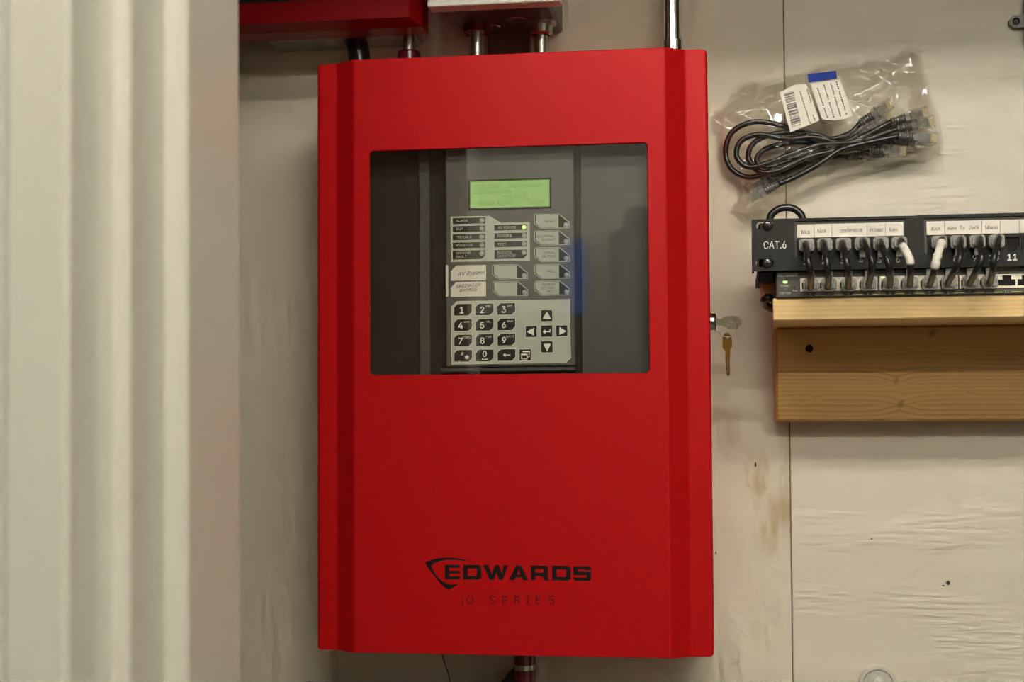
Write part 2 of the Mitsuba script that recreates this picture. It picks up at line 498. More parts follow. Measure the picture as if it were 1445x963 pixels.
# the maker's emblem and lettering
E0 = lambda pts, ox, oy, s: Polygon([xz(ox + a / s, oy + b / s, YD) for a, b in pts]).buffer(0)
sw = [(110, 155), (180, 127), (250, 105), (325, 92), (400, 85), (475, 82), (550, 85), (625, 95), (700, 110), (760, 127), (815, 145), (740, 134), (650, 125), (565, 119), (480, 118), (400, 126), (330, 140), (265, 163), (215, 190), (208, 215), (215, 240), (235, 285), (260, 330), (293, 372), (330, 410), (365, 440), (400, 465), (450, 487), (500, 500), (560, 505), (645, 490), (605, 518), (560, 545), (490, 592), (430, 560), (380, 512), (330, 460), (275, 396), (220, 330), (178, 272), (140, 215)]
obj('emblem', plate(E0(sw, 590, 780, 11.115), YD - .0002, YD + .0001), 'ink_black', dk, label='black swept triangular emblem')


def edwards():
    def P(*p): return Polygon(p)
    def B(a, b, c, d): return sbox(a, min(b, d), c, max(b, d))
    t, b, m = 148, 252, 200
    s = []
    s.append(B(243, t, 352, b).difference(B(274, 169, 360, 190)).difference(B(274, 210, 360, 231)))
    D = lambda x0, x1: unary_union([B(x0, t, (x0 + x1) / 2, b), B(x0, t, x1, b).buffer(-22).buffer(22)]).difference(B(x0 + 32, t + 24, x1 - 32, b - 24).buffer(-6).buffer(6))
    s.append(D(378, 510)); s.append(D(1027, 1160))
    s.append(P((525, t), (562, t), (588, 215), (612, t), (640, t), (664, 215), (672, t + 5), (676, t), (706, t), (668, b), (640, b), (622, 196), (602, b), (572, b)))
    s.append(P((715, b), (765, t), (802, t), (852, b), (815, b), (806, 233), (762, 233), (752, b)).difference(P((771, 213), (797, 213), (784, 178))))
    s.append(unary_union([B(873, t, 905, b), B(873, t, 997, 222).buffer(-14).buffer(14), B(873, t, 900, 222), P((940, 215), (985, 215), (1000, 228), (1002, b), (970, b), (968, 232), (940, 222))]).difference(B(905, 172, 966, 199).buffer(-5).buffer(5)))
    S = B(1180, t, 1306, b).buffer(-18).buffer(18)
    S = S.difference(B(1212, 170, 1320, 186)).difference(B(1170, 212, 1276, 229)).union(B(1270, 168, 1302, 176))
    s.append(S)
    return unary_union([affinity.affine_transform(q, [1, 0, 0, -1, 0, 0]) for q in s]).buffer(.4)


def px_poly(g, ox, oy, s, y):
    """A polygon drawn in (enlarged pixel, minus enlarged pixel down) units, laid on the plane y."""
    x0, z0 = xz(ox, oy, y)
    k = mpp(ox + 100, oy, y) / s
    ang = 0.0
    return affinity.affine_transform(g, [k, 0, 0, k, x0, z0])


c0 = xz(727, 809.5, YD)
kq = mpp(727, 809, YD) / 5.16
g = edwards()
cx, cy = (g.bounds[0] + g.bounds[2]) / 2, (g.bounds[1] + g.bounds[3]) / 2
c0 = xz(580 + cx / 5.16, 770 - cy / 5.16 + .0, YD)
obj('maker_name', plate(affinity.affine_transform(g, [kq, 0, 0, kq, c0[0] - cx * kq, c0[1] - cy * kq]), YD - .0002, YD + .0001), 'ink_black', dk, label='black lettering EDWARDS')
ser = [ptext(ch, px, 847.0 + (.9 if ch == 'i' else 0) - .003 * (px - 700), 11.5, YD, None) for ch, px in (('i', 652.8), ('O', 663), ('S', 694.6), ('E', 712), ('R', 730), ('I', 745.3), ('E', 759.2), ('S', 778.6))]
obj('series_name', join(*ser), 'ink_faint', dk, label='thin spaced lettering iO SERIES')

# inside, behind the window
YI = -.1085                                     # dead front
YP = -.1220                                     # front of the control module
x0, x1 = W / 2 - .0065, -W / 2 + .0065
obj('dead_front', bx(x0, x1, YI, YI + .003, ZC - H / 2 + .008, ZC + H / 2 - .008), 'black_plastic', fp)
zt, zb = wz1 + .012, wz0 - .012
obj('inner_rib', bx(xz(591, 400, YI - .004)[0], xz(607, 400, YI - .004)[0], YI - .004, YI, zb, zt, .0008), 'charcoal', fp)
obj('inner_rib', bx(xz(820, 400, YI - .004)[0], wx1 + .01, YI - .004, YI, zb, zt, .0008), 'charcoal_mid', fp)
mx0, mx1 = xz(629, 400, YP)[0], xz(811, 400, YP)[0]
mzt, mzb = wz1 + .006, xz(720, 517.5, YP)[1]
cm = fp + '__control_module'
obj('control_module', bx(mx0, mx1, YP, YI, mzb, mzt, .001), 'charcoal_light', fp, label='dark grey keypad and display module')
obj('module_ledge', bx(xz(622, 520, YP - .002)[0], xz(812, 520, YP - .002)[0], YP - .002, YI, mzb - .0045, mzb - .0008, .0008), 'charcoal', fp)
obj('card_slide', bx(xz(629.3, 400, YP)[0], xz(632.6, 400, YP)[0], YP - .0006, YP, xz(631, 419, YP)[1], xz(631, 374.5, YP)[1]), 'paper', fp, label='white edge of the card behind the keypad')


def pp(pts):
    return poly(pts, YP)


def prect(a, b, c, d, r=0.0006):
    """Rectangle given by left, top, right, bottom pixels, level and upright in the place."""
    m = ((a + c) / 2, (b + d) / 2)
    k = mpp(*m, YP)
    x, z = xz(*m, YP)
    w, h = (c - a) * k / 2, (d - b) * k / 2
    return sbox(x - w, z - h, x + w, z + h), (x, z, w, h)


def cham(a, b, c, d, tl=0, tr=0, br=0, bl=0):
    _, (x, z, w, h) = prect(a, b, c, d)
    k = mpp(a, b, YP)
    tl, tr, br, bl = tl * k, tr * k, br * k, bl * k
    p = [(x - w, z + h - tl), (x - w + tl, z + h), (x + w - tr, z + h), (x + w, z + h - tr), (x + w, z - h + br), (x + w - br, z - h), (x - w + bl, z - h), (x - w, z - h + bl)]
    q = [p[0]]
    for v in p[1:]:
        if abs(v[0] - q[-1][0]) + abs(v[1] - q[-1][1]) > 1e-7:
            q.append(v)
    return Polygon(q).buffer(0)


def up(name, g, d, mat, lab=None, base=0.0, **kw):
    return obj(name, plate(g, YP - base - d, YP - base + .0001), mat, cm if cm in scene else fp, label=lab, **kw)


# display: lit green
_, (lx, lz, lw, lh) = prect(663.5, 255.3, 775.3, 292.8)
up('display_frame', sbox(lx - lw - .0015, lz - lh - .0015, lx + lw + .0015, lz + lh + .0015).difference(sbox(lx - lw, lz - lh, lx + lw, lz + lh)), .0012, 'black_plastic')
up('display', sbox(lx - lw, lz - lh, lx + lw, lz + lh), .0004, 'black_plastic', 'lit green character display', emitter=glow([.29, .47, .13]))
plastic('lcd_ink', [.06, .12, .02], .6)
k = 2 * lw / 111.8
rows = [('11:57:24', -32, 11.6), ('02/20/2017', 24, 11.6), ('A:000 S:000', -24, 3.4), ('305 303', 6, -4.4), ('T:001 M:000', -18, -12.0), ('D1003', 38, -12.0)]
lcd = [text(s, lx + a * k, lz + b * k, 5.2 * k, YP - .0005, len(s) * 4.7 * k) for s, a, b in rows]
scene['lcd_text_glow'] = {'type': 'twosided', 'bsdf': {'type': 'diffuse', 'reflectance': rgb([.05, .1, .02])}}
up('display_text', Polygon(), 0, 'lcd_ink') if False else obj('display_text', join(*lcd), 'lcd_text_glow', cm, emitter=glow([.12, .24, .06]))

# status legends
up('legend_plate', Polygon([xz(*q, YP) for q in ((635.8, 305.8), (691, 304.6), (707, 314.6), (747.6, 313.6), (748, 368), (636.2, 370.2))]).buffer(-.0006).buffer(.0006), .0003, 'legend_grey', 'light grey status legend plate')
PA = 0.0003
rowsL = [('ALARM', 307.6, 315.9), ('SUP', 319.2, 327.4), ('TROUBLE', 330.8, 338.9), ('MONITOR', 342.4, 350.5), ('GROUND\nFAULT', 354, 366.2)]
rowsR = [('AC POWER', 317.5, 325.2), ('DISABLE', 329.1, 336.8), ('TEST', 341, 348.8), ('SERVICE\nDETECTOR', 352.8, 365.4)]


def lines(s, px, py, hp, y, gap=1.55, align=-1, **kw):
    L = s.split('\n')
    k = mpp(px, py, y)
    x, z = xz(px, py, y)
    ms = []
    for i, q in enumerate(L):
        m = text(q, 0, z + ((len(L) - 1) / 2 - i) * hp * gap * k, hp * k, y, **kw)
        w = m.bounds[1][0] - m.bounds[0][0]
        m.vertices = m.vertices + [x - m.bounds[0][0] - (w if align > 0 else w / 2 if align == 0 else 0), 0, 0]
        ms.append(m)
    return join(*ms)


def led(px, py, lit=False):
    x, z = xz(px, py, YP)
    k = mpp(px, py, YP)
    if lit:
        obj('indicator_light', lathe([(0, 3.4 * k), (.0006, 2.9 * k), (.0009, 1.5 * k)], (x, YP - PA - .0001, z), (0, -1, 0), 16), 'led_off', cm, label='lit yellow-green indicator light', emitter=glow([.42, .80, .06]))
    else:
        r = plate(Point(x, z).buffer(3.4 * k, quad_segs=6).difference(Point(x, z).buffer(2.5 * k, quad_segs=6)), YP - PA - .0006, YP - PA)
        obj('indicator_light', join(r, lathe([(0, 2.0 * k), (.0005, 1.7 * k), (.0008, .8 * k)], (x, YP - PA, z), (0, -1, 0), 12)), 'led_off', cm)


for (s, t, b), (a, c, lxp) in [(q, (639.1, 684.8, 680.3)) for q in rowsL] + [(q, (697.7, 743.8, 739.6)) for q in rowsR]:
    tall = '\n' in s
    up('legend', cham(a, t, c, b, br=5 if tall else 0), .0002, 'key_dark', base=PA)
    obj('legend_text', lines(s, a + 4.8, (t + b) / 2, 3.5, YP - PA - .0002, gap=1.5), 'print_pale', cm)
    led(lxp, t + 3.7 if tall else (t + b) / 2 - .3, s == 'AC POWER')


def side_button(x, y, s, wid=0.0):
    """A light key with a cut corner and its indicator, in a pale outline; x, y: left and top pixel of the outline."""
    o = Polygon([xz(*q, YP) for q in ((x, y + 2), (x + 1.5, y), (x + 35.5, y - .4), (x + 50, y + 11), (x + 50.5, y + 20), (x + 9.5, y + 20.8), (x, y + 14))])
    up('button_outline', o.difference(o.buffer(-.0006)), .0003, 'button_grey')
    up('button_bezel', o.buffer(-.0011), .0002, 'key_dark')
    up('button', Polygon([xz(*q, YP) for q in ((x + 2.4, y + 1.6), (x + 34.5, y + 1.2), (x + 34.7, y + 19), (x + 10, y + 19.3), (x + 2.6, y + 13))]), .0005, 'button_grey', 'light grey rectangular key with a cut corner')
    if s:
        obj('button_text', lines(s, x + 29.5, y + 9.7, 3.3, YP - .0006, gap=1.5, align=1), 'print_grey', cm)
    led(x + 45.3, y + 15.3)


for i, s in enumerate(('RESET', 'ACK/PANEL\nSILENCE', 'SIGNAL\nSILENCE', 'DRILL', 'REMOTE\nDISCON-\nNECT')):
    side_button(753.6 + .25 * i, 302.3 + 23.6 * i, s)
side_button(694.8, 373.8, '')
side_button(695.2, 397.6, '')
for s, t, b, dx in (('AV Bypass', 374.8, 396, 4), ('SPRINKLER\n  BYPASS', 398, 418.8, 0)):
    up('name_card', cham(636.1, t, 686, b, tl=8).buffer(-.0008).buffer(.0008), .0004, 'paper', 'white handwritten name card')
    obj('handwriting', lines(s, 662 + dx - 1, (t + b) / 2 - (2 if '\n' in s else 0), 5.4 if dx else 4.6, YP - .0004, gap=1.35, align=0, rot=.07, shear=.3), 'pen_ink', cm)

# keypad
kp = Polygon([xz(*q, YP) for q in ((636.7, 433), (645, 425.2), (804.4, 422.6), (805.6, 506), (798.6, 512.4), (637.6, 514.8))])
up('keypad_plate', kp, .0003, 'legend_grey', 'light grey keypad plate')
up('keypad_edge', kp.difference(kp.buffer(-.0005)), .0005, 'print_pale')
K = ['1', '2', '3', '4', '5', '6', '7', '8', '9', '#', '0', '<']
SUB = ['', 'ABC', 'DEF', 'GHI', 'JKL', 'MNO', 'PQRS', 'TUV', 'WXYZ', '', '', '']
for i in range(12):
    r, c = divmod(i, 3)
    a, b = 620 + (127, 311, 495)[c] / 6.02 + .1 * r, 360 + (415, 546, 676, 806)[r] / 6.02 - .55 * c + .5
    g = cham(a, b, a + 24.8, b + 16, tl=4.5, br=5)
    up('key_outline', g.buffer(.0007), .0002, 'print_pale', base=PA)
    up('key', g, .0005, 'key_dark', 'dark keypad key ' + {'#': 'with hash and star', '<': 'with a left arrow'}.get(K[i], K[i]), base=PA)
    y = YP - PA - .0005
    if K[i] == '<':
        q = [(7, 8), (11, 4.8), (11, 7.2), (18, 7.2), (18, 8.8), (11, 8.8), (11, 11.2)]
        mk = plate(Polygon([xz(a + u, b + v, y) for u, v in q]), y - .0002, y)
    elif K[i] == '#':
        mk = join(ptext('#', a + 11, b + 5, 5.5, y), ptext('*', a + 17.5, b + 12.3, 10, y, 6.5, bold=True), ptext(',', a + 7, b + 12.5, 6, y, 1.6))
    elif K[i] == '0':
        u = [(8, 11.8), (9.2, 11.8), (9.2, 13), (14.2, 13), (14.2, 11.8), (15.4, 11.8), (15.4, 14.2), (8, 14.2)]
        mk = join(ptext('0', a + 12, b + 5.8, 8, y, bold=True), plate(Polygon([xz(a + s, b + t, y) for s, t in u]), y - .0002, y))
    else:
        mk = ptext(K[i], a + (10.5 if i == 0 else 8.8), b + 8.6, 8.6, y, bold=True)
        if SUB[i]:
            mk = join(mk, ptext(SUB[i], a + 17.3, b + 3.4, 2.9, y))
    obj('key_mark', mk, 'print_white', cm)
NAV = [((865, 960, 470, 563), 'up'), ((735, 828, 605, 697), 'left'), ((865, 960, 600, 695), 'enter'), ((995, 1088, 600, 692), 'right'), ((868, 962, 735, 828), 'down'), ((683, 777, 803, 897), 'menu')]
for (a, c, b, d), n in NAV:
    a, c, b, d = 620 + a / 6.02, 620 + c / 6.02, 360 + b / 6.02, 360 + d / 6.02
    g = cham(a, b, c, d, .5, .5, .5, .5)
    up('key_outline', g.buffer(.0006), .0002, 'print_pale', base=PA)
    up('key', g, .0005, 'key_dark', {'enter': 'small square enter key', 'menu': 'small square key with a window symbol'}.get(n, f'small square arrow key pointing {n}'), base=PA)
    y = YP - PA - .0005
    s = (c - a) / 15.6
    q = {'up': [(8, 1.5), (14, 12.3), (2, 12.3)], 'down': [(2.6, 3.5), (13.2, 3.5), (8, 15)], 'left': [(1.2, 8), (11.5, 2.2), (11.5, 13.6)], 'right': [(14.6, 8), (4.3, 2.2), (4.3, 13.6)],
         'enter': [(2, 8.6), (6, 5.2), (6, 7.8), (11.8, 7.8), (11.8, 4.6), (13, 4.6), (13, 9.4), (6, 9.4), (6, 12)]}.get(n)
    if q:
        g = Polygon([xz(a + u * s, b + v * s, y) for u, v in q])
    else:
        R = lambda u0, v0, u1, v1: Polygon([xz(a + u * s, b + v * s, y) for u, v in ((u0, v0), (u1, v0), (u1, v1), (u0, v1))])
        g = R(2, 6, 11, 14).difference(R(3, 8, 10, 13)).union(R(4, 2, 14, 4)).union(R(13, 2, 14, 11)).union(R(11, 10, 14, 11))
    obj('key_mark', plate(g, y - .0002, y), 'print_white', cm)

# lock on the right-hand side, its two keys and their ring
lx0, lz0 = W / 2 - .002, xz(1006, 455, -.105)[1]
YL = -.106
obj('lock', lathe([(0, .0095), (.0055, .0095), (.0068, .0085), (.0070, .0062), (.0062, .0060), (.0062, .001)], (lx0, YL, lz0), (1, 0, 0), 28), 'chrome', fp, smooth=30, label='round chrome cam lock')
# ------------------------------------------------------------------ keys
YK = YL
bow = [(1008.5, 454), (1011, 452), (1017, 450.2), (1022, 447.3), (1028, 446), (1036, 446), (1042, 447.8), (1045.5, 451.5), (1046.2, 455.5), (1044.5, 460), (1041, 463), (1036, 464.4), (1027, 464.3), (1022, 461.5), (1018, 459.8), (1012, 459.4), (1008.5, 458.6)]
bow = [(a + .6, b) for a, b in bow]
g = poly(bow, YK).buffer(.0008).buffer(-.0008)
for q in ([(1028, 452.2), (1034, 453.2), (1035, 456), (1029, 455.4)], [(1037, 453.4), (1042, 454), (1041.4, 456.6), (1037, 456)]):
    g = g.difference(poly(q, YK))
g = g.difference(Point(*xz(1028, 459, YK)).buffer(.0007))
obj('key', join(plate(g, YK - .0009, YK + .0009), bx(W / 2 + .0005, g.bounds[0] + .004, YK - .0008, YK + .0008, lz0 - .003, lz0 + .003)), 'key_nickel', label='nickel key standing in the lock of the red panel', cat='key')
hang = [(1019.6, 475), (1022.4, 470.8), (1025.5, 469.6), (1028.5, 470.4), (1032.6, 475.2), (1033, 489.4), (1030.3, 494), (1029.9, 503.5), (1029.9, 529.2), (1027.7, 531.1), (1025.4, 529.5), (1025, 523.6), (1023.7, 521.4), (1024.5, 515), (1023.4, 509), (1023.3, 496), (1019.5, 490.6)]
g = poly(hang, YK - .004)
g = g.difference(Point(*xz(1026.3, 476.4, YK - .004)).buffer(.0012)).union(Point(*xz(1026.3, 479, YK - .004)).buffer(.0003))
blade = poly([(1026.6, 506), (1027.9, 506), (1027.9, 526), (1026.6, 526)], YK - .004)
obj('key', join(plate(g, YK - .0049, YK - .0032)), 'key_brass', label='brass key hanging from the ring below the lock', cat='key')
kc = len([1])
scene['key_001__groove'] = mikit.ply(plate(blade, YK - .0051, YK - .0047), 'key_nickel')
ra = np.linspace(0, 2 * np.pi, 49)
rx, rz = xz(1026.5, 462.5, YK)
RR = .0087
ring = [(rx + RR * math.cos(a), YK - .0020 + .0042 * math.sin(a), rz + RR * 1.0 * math.sin(a)) for a in ra]
obj('key_ring', tube(ring, .0005, 8), 'steel_dull', label='thin wire ring joining the two keys', cat='key ring', smooth=True)

# ------------------------------------------------------------------ things above and below the panel
def pipe(px0, pxw, top, bot, y, profile_mat='steel', name='conduit', **kw):
    """An upright round pipe: centre pixel, pixel width, top and bottom height in metres."""
    x = xz(px0, 40, y)[0]
    r = pxw * mpp(px0, 40, y) / 2
    return obj(name, lathe([(0, r), (top - bot, r)], (x, y, bot), (0, 0, 1), 28), profile_mat, smooth=30, **kw), x, r


def sleeve(parent, name, x, y, prof, z, mat, **kw):
    return obj(name, lathe(prof, (x, y, z), (0, 0, 1), 28), mat, parent, smooth=25, **kw)


def zat(py, px, y):
    return xz(px, py, y)[1]


BT = ZC + H / 2 - .004
YC = -.045
k1, x, r = pipe(949.5, 25, ZT, BT, YC, 'chrome', label='shiny steel conduit entering the top right of the red panel', cat='conduit')
zc_ = zat(58, 950, YC)
sleeve(k1, 'connector', x, YC, [(0, r + .0018), (zc_ - BT, r + .0018), (zc_ - BT, r)], BT, 'chrome', label='short polished connector')
# white box above with two conduits below it
YW = -.118
gx0, gz0 = xz(603, 9.3, YW)
gx1, gz1 = xz(790, 1.5, YW)
wz = (gz0 + gz1) / 2
w_ = thing('white_enclosure', 'off-white metal box cut off by the top edge above the middle conduits', 'electrical box')
obj('cover', bx(gx0, gx1, YW, YW + .02, wz, wz + .16, .0008), 'white_enamel', w_)
bx0, bx1 = xz(642, 15, -.05)[0], xz(786, 15, -.05)[0]
obj('back_box', bx(bx0, bx1, YW + .02, 0, wz + .001, wz + .155, .003), 'charcoal', w_)
for px in (703, 716):
    q = xz(px + 8, 14, -.05)
    obj('knockout', lathe([(0, .011), (.0008, .0105)], (q[0] - .02 * (px == 703) + .004, -.055 + .022 * (px == 703), wz + .001), (0, 0, -1), 20), 'steel', w_)
k2, x, r = pipe(673, 20, wz + .001, BT, YC, 'steel', label='conduit with maroon painted upper end left below the white box', cat='conduit')
zc_ = zat(47, 673, YC)
sleeve(k2, 'painted_connector', x, YC, [(0, r + .0006), (0, r + .003), (.008, r + .0035), (wz + .001 - zc_ - .008, r + .0035), (wz - zc_ - .007, r + .006), (wz + .001 - zc_, r + .006)], zc_, 'pipe_maroon', label='maroon painted connector')
k3, x, r = pipe(763.5, 19, wz + .001, BT, YC, 'steel', label='conduit with bare steel connector right below the white box', cat='conduit')
zc_ = zat(43, 764, YC)
sleeve(k3, 'connector', x, YC, [(0, r), (0, r + .002), (wz - zc_ - .012, r + .002), (wz - zc_ - .010, r + .0045), (wz - zc_ - .002, r + .0045), (wz - zc_ - .0015, r + .008), (wz - zc_ + .001, r + .008)], zc_, 'steel', label='steel connector with locknut')
obj('screw', lathe([(0, .002), (.005, .002), (.005, .0034), (.0065, .0034), (.0072, .002)], (x - r - .001, YC - .004, zat(26, 756, YC)), (-1, -.35, 0), 12), 'steel', k3)
obj('board', bx(xz(688, 40, -.012)[0], xz(747, 40, -.012)[0], -.012, -.0001, BT - .1, wz + .05, .001), 'dark_wood', label='dark brown board on the wall between the two middle conduits', cat='board')
# red device at the upper left
YR = -.095
rt = thing('red_enclosure', 'smaller red metal box with black nameplate at the top left', 'electrical box')
rx0, rx1 = -.33, xz(583, 20, YR)[0]
rzb = (zat(43, 345, YR) + zat(35.5, 560, YR)) / 2
r0 = .010
pts = []
for (xa_, xb_, za_, zb_, y) in ((rx0, rx1 + .006, rzb, rzb + .22, YR + .012), (rx0, rx1 + .006, rzb, rzb + .22, YR + .04), (rx0 + r0, rx1 - .004, rzb + .0065, rzb + .21, YR)):
    pts += [(a, y, b) for a in (xa_, xb_) for b in (za_, zb_)]
obj('cover', trimesh.Trimesh(*_hull(pts), process=False), 'red_gloss', rt)
nz = zat(2.2, 400, YR)
obj('nameplate', bx(rx0 + .02, xz(456, 0, YR)[0], YR - .0006, YR + .0005, nz, nz + .03), 'black_plastic', rt, label='black nameplate')
obj('back_box', bx(xz(380, 62, -.03)[0], xz(588, 62, -.03)[0], YR + .04, -.0001, rzb + .002, rzb + .2, .003), 'steel_dull', rt)
for px in (408, 448):
    q = xz(px, 66, -.035)
    obj('knockout', lathe([(0, .0075), (.001, .007)], (q[0], -.032, rzb + .002), (0, 0, -1), 20), 'steel', rt)
xh, zh = xz(503, 50, -.04)
kb = obj('flexible_conduit', tube(spline([(xh - .006, -.030, rzb + .004), (xh - .005, -.034, zh + .004), (xh + .001, -.036, zh - .014), (xh + .005, -.036, BT - .0)], 8), .0105, 16), 'black_gloss', smooth=True,
         label='black flexible conduit between the small red box and the large red panel', cat='conduit')
k4, x, r = pipe(577, 17, rzb + .003, BT, YC, 'steel_dull', label='short steel conduit with maroon collar under the small red box', cat='conduit')
zc_ = zat(72.5, 577, YC)
sleeve(k4, 'collar', x, YC, [(0, r + .0055), (zc_ - BT - .002, r + .005), (zc_ - BT, r + .0035), (zc_ - BT, r)], BT, 'pipe_maroon', label='maroon collar')
# conduit leaving the bottom
BB = ZC - H / 2 + .004
YB = -.06
xb0 = xz(740.5, 940, YB)[0]
rb = 30 * mpp(740, 940, YB) / 2
zt0, zt1 = zat(945, 740, YB), zat(938, 740, YB)
kb = obj('conduit', lathe([(0, rb), (zt0 + .0 - (BB - .25), rb), (zt0 - (BB - .25), rb - .0012), (zt1 - (BB - .25), rb - .0012), (zt1 - (BB - .25), rb), (.25, rb)], (xb0, YB, BB - .25), (0, 0, 1), 28), 'pipe_maroon', smooth=25,
         label='dark maroon pipe leaving the bottom of the red panel', cat='conduit')
obj('bare_band', lathe([(0, rb - .0011), (0, rb - .0006), (zt1 - zt0, rb - .0006), (zt1 - zt0, rb - .0011)], (xb0, YB, zt0), (0, 0, 1), 28), 'steel', kb, label='bare steel band')
zl = zat(957, 716, YB)
obj('clamp', lathe([(0, .016), (.03, .016)], (xb0 - .006, YB + .008, zl - .024), (-1, 0, 0), 20) if False else bx(xz(706, 960, YB)[0], xb0, YB - .008, -.0002, zl - .03, zl, .005), 'black_plastic', label='black bracket beside the maroon pipe at the bottom edge', cat='bracket')
zq = zat(962.0, 430, -.001)
obj('lower_box', bx(xz(417, 961, -.03)[0], xz(700, 961, -.03)[0], -.03, -.0002, zq - .12, zq, .002), 'black_plastic', label='dark box whose top edge shows at the bottom left', cat='electrical box')
cw = [at(623, 915, -.0012), at(625, 928, -.0012), at(629, 940, -.0012), at(633, 953, -.0012), at(636, 968, -.0012), at(637, 985, -.0012)]
obj('thin_wire', tube(spline(cw, 6), .0004, 6), 'black_plastic', label='hair-thin dark wire on the wall under the red panel', cat='wire')
# painted plug low on the wall and the clamp at the upper right
qx, qz = xz(1239, 966, 0)
kq = mpp(1239, 960, 0)
obj('wall_plug', lathe([(0, 28 * kq), (.0015, 28 * kq), (.003, 26 * kq), (.0034, 22 * kq), (.0018, 20 * kq), (.0016, 11 * kq), (.004, 9 * kq), (.005, 4 * kq)], (qx, .0006, qz), (0, -1, 0), 40), 'trim_paint', smooth=28,
    label='round cream painted disc on the wall at the bottom edge', cat='wall plug')
px_, pz_ = xz(1434, 30, -.006)
kp_ = mpp(1434, 30, -.006)
c_ = thing('conduit_strap', 'small grey metal strap with screw at the top right corner', 'strap')
g = unary_union([Point(px_, pz_).buffer(9.5 * kp_, quad_segs=8), sbox(px_, pz_ - 9.5 * kp_, px_ + 60 * kp_, pz_ + 9.5 * kp_)])
obj('plate', plate(g.difference(Point(px_, pz_).buffer(5.6 * kp_)), -.006, .0007), 'charcoal_light', c_)
obj('screw', lathe([(0, 5.8 * kp_), (.004, 5.6 * kp_), (.0045, 4 * kp_)], (px_, -.0005, pz_), (0, -1, 0), 16), 'black_plastic', c_)
obj('arch', lathe([(0, .012), (.04, .012)], (px_ + 30 * kp_, -.006, pz_ - .02), (0, 0, 1), 20), 'charcoal_light', c_, smooth=30)

# ------------------------------------------------------------------ shelf
YS, YB2 = -.155, -.040
zt_s = (zat(421.5, 1095, YS) + zat(415.0, 1440, YS)) / 2
zb_s = (zat(453.5, 1095, YS) + zat(446.7, 1440, YS)) / 2
XE = .80
def cut_board(px, y, z0, z1, c, skew):
    m = bx(xz(px, 500, y)[0], XE, y, -.0002, z0, z1, c)
    v = np.array(m.vertices)
    v[:, 0] += np.where(v[:, 0] < .5, (v[:, 1] - y) * skew, 0)
    m.vertices = v
    return m


obj('shelf_board', cut_board(1091.5, YS, zb_s, zt_s, .0009, .036), 'pine_shelf', label='pale pine shelf board under the network switch', cat='shelf')
zb_b = (zat(597, 1097, YB2) + zat(593.2, 1440, YB2)) / 2
bd = obj('support_board', cut_board(1094, YB2, zb_b, zb_s, .0022, -.02), 'pine_board', label='knotty pine board screwed to the wall under the shelf', cat='board')
sx_, sz_ = xz(1142, 492, YB2)
obj('screw', lathe([(0, .0036), (.0006, .0034), (.0006, .0012)], (sx_, YB2 + .0001, sz_), (0, -1, 0), 14), 'ink_black', bd, label='dark screw head')

# ------------------------------------------------------------------ network switch on the shelf
YN = -.158
ns = thing('network_switch', 'dark grey network switch with silver ports on the pine shelf', 'network switch')
nx0 = xz(1095, 402, YN)[0]
nzt = zt_s + .0225
obj('case', bx(nx0, XE - .1, YN, -.03, zt_s, nzt, .0008), 'charcoal', ns)


def nz(px, py):
    return xz(px, py, YN)


obj('maker_name', ptext('NETGEAR', 1111.3, 388.3, 4.6, YN, 28, bold=True), 'print_white', ns, label='white lettering NETGEAR')
obj('label_text', join(ptext('Power', 1108, 403.6, 3.2, YN, 12), ptext('PoE Max', 1108.2, 413.8, 3.2, YN, 15), ptext('Reset', 1121.5, 410.5, 2, YN, 7)), 'print_pale', ns)
x, z = nz(1108, 398.4)
kk = mpp(1108, 398, YN)
obj('power_light', bx(x - 3.2 * kk, x + 3.2 * kk, YN - .0005, YN, z - 1.8 * kk, z + 1.8 * kk), 'led_off', ns, label='lit green power light', emitter=glow([.30, .75, .04]))
x, z = nz(1108.2, 408.8)
obj('power_light', bx(x - 3 * kk, x + 3 * kk, YN - .0004, YN, z - 1.3 * kk, z + 1.3 * kk), 'charcoal_light', ns, label='unlit light')
x, z = nz(1120.8, 406)
obj('reset_hole', lathe([(0, .0009), (.0002, .0008)], (x, YN, z), (0, -1, 0), 10), 'ink_black', ns)
PC = [1143.5, 1169, 1197, 1224.5, 1255.5, 1283, 1311, 1338, 1368, 1395, 1420.5, 1448]
zpt, zpb = nz(1200, 391.0)[1], nz(1200, 410.6)[1]
for gi in range(3):
    a, b = PC[4 * gi] - 14.5, PC[4 * gi + 3] + 13.5
    ga, gb = nz(a, 400)[0], nz(b, 400)[0]
    g = sbox(ga, zpb, gb, zpt)
    for c in PC[4 * gi:4 * gi + 4]:
        cx = nz(c, 400)[0]
        g = g.difference(sbox(cx - .0069, zpb + .0022, cx + .0069, zpt - .0045)).difference(sbox(cx - .0035, zpb + .002, cx + .0035, zpt - .0012))
    obj('port_block', plate(g, YN - .0012, YN), 'port_metal', ns, label='silver block of four ports')
for i, c in enumerate(PC):
    cx = nz(c, 400)[0]
    obj('port', bx(cx - .0068, cx + .0068, YN - .0004, YN, zpb + .0022, zpt - .0013), 'ink_black', ns, label='dark network port')
    zt = zpt - .0004
    for s, (u, v) in enumerate(((-.0072, -.0040), (.0040, .0072))):
        obj('port_light', bx(cx + u, cx + v, YN - .0016, YN - .0010, zt - .0012, zt + .0002), 'print_white', ns, **({'emitter': glow([.6, .8, .2])} if (i == 4 and s == 0) else {}))
    k2_ = mpp(c, 415, YN)
    zz = nz(c, 400)[1]
    zl_ = zpb - .0026
    obj('port_number', text(str(i + 1), cx, zl_, .0021, YN), 'print_pale', ns)
    if i < 11:
        c2 = nz(PC[i + 1], 400)[0]
        obj('index_line', bx(cx + .0035, c2 - .0035, YN - .0002, YN, zl_ - .0008, zl_ - .0003), 'yellow_print', ns)
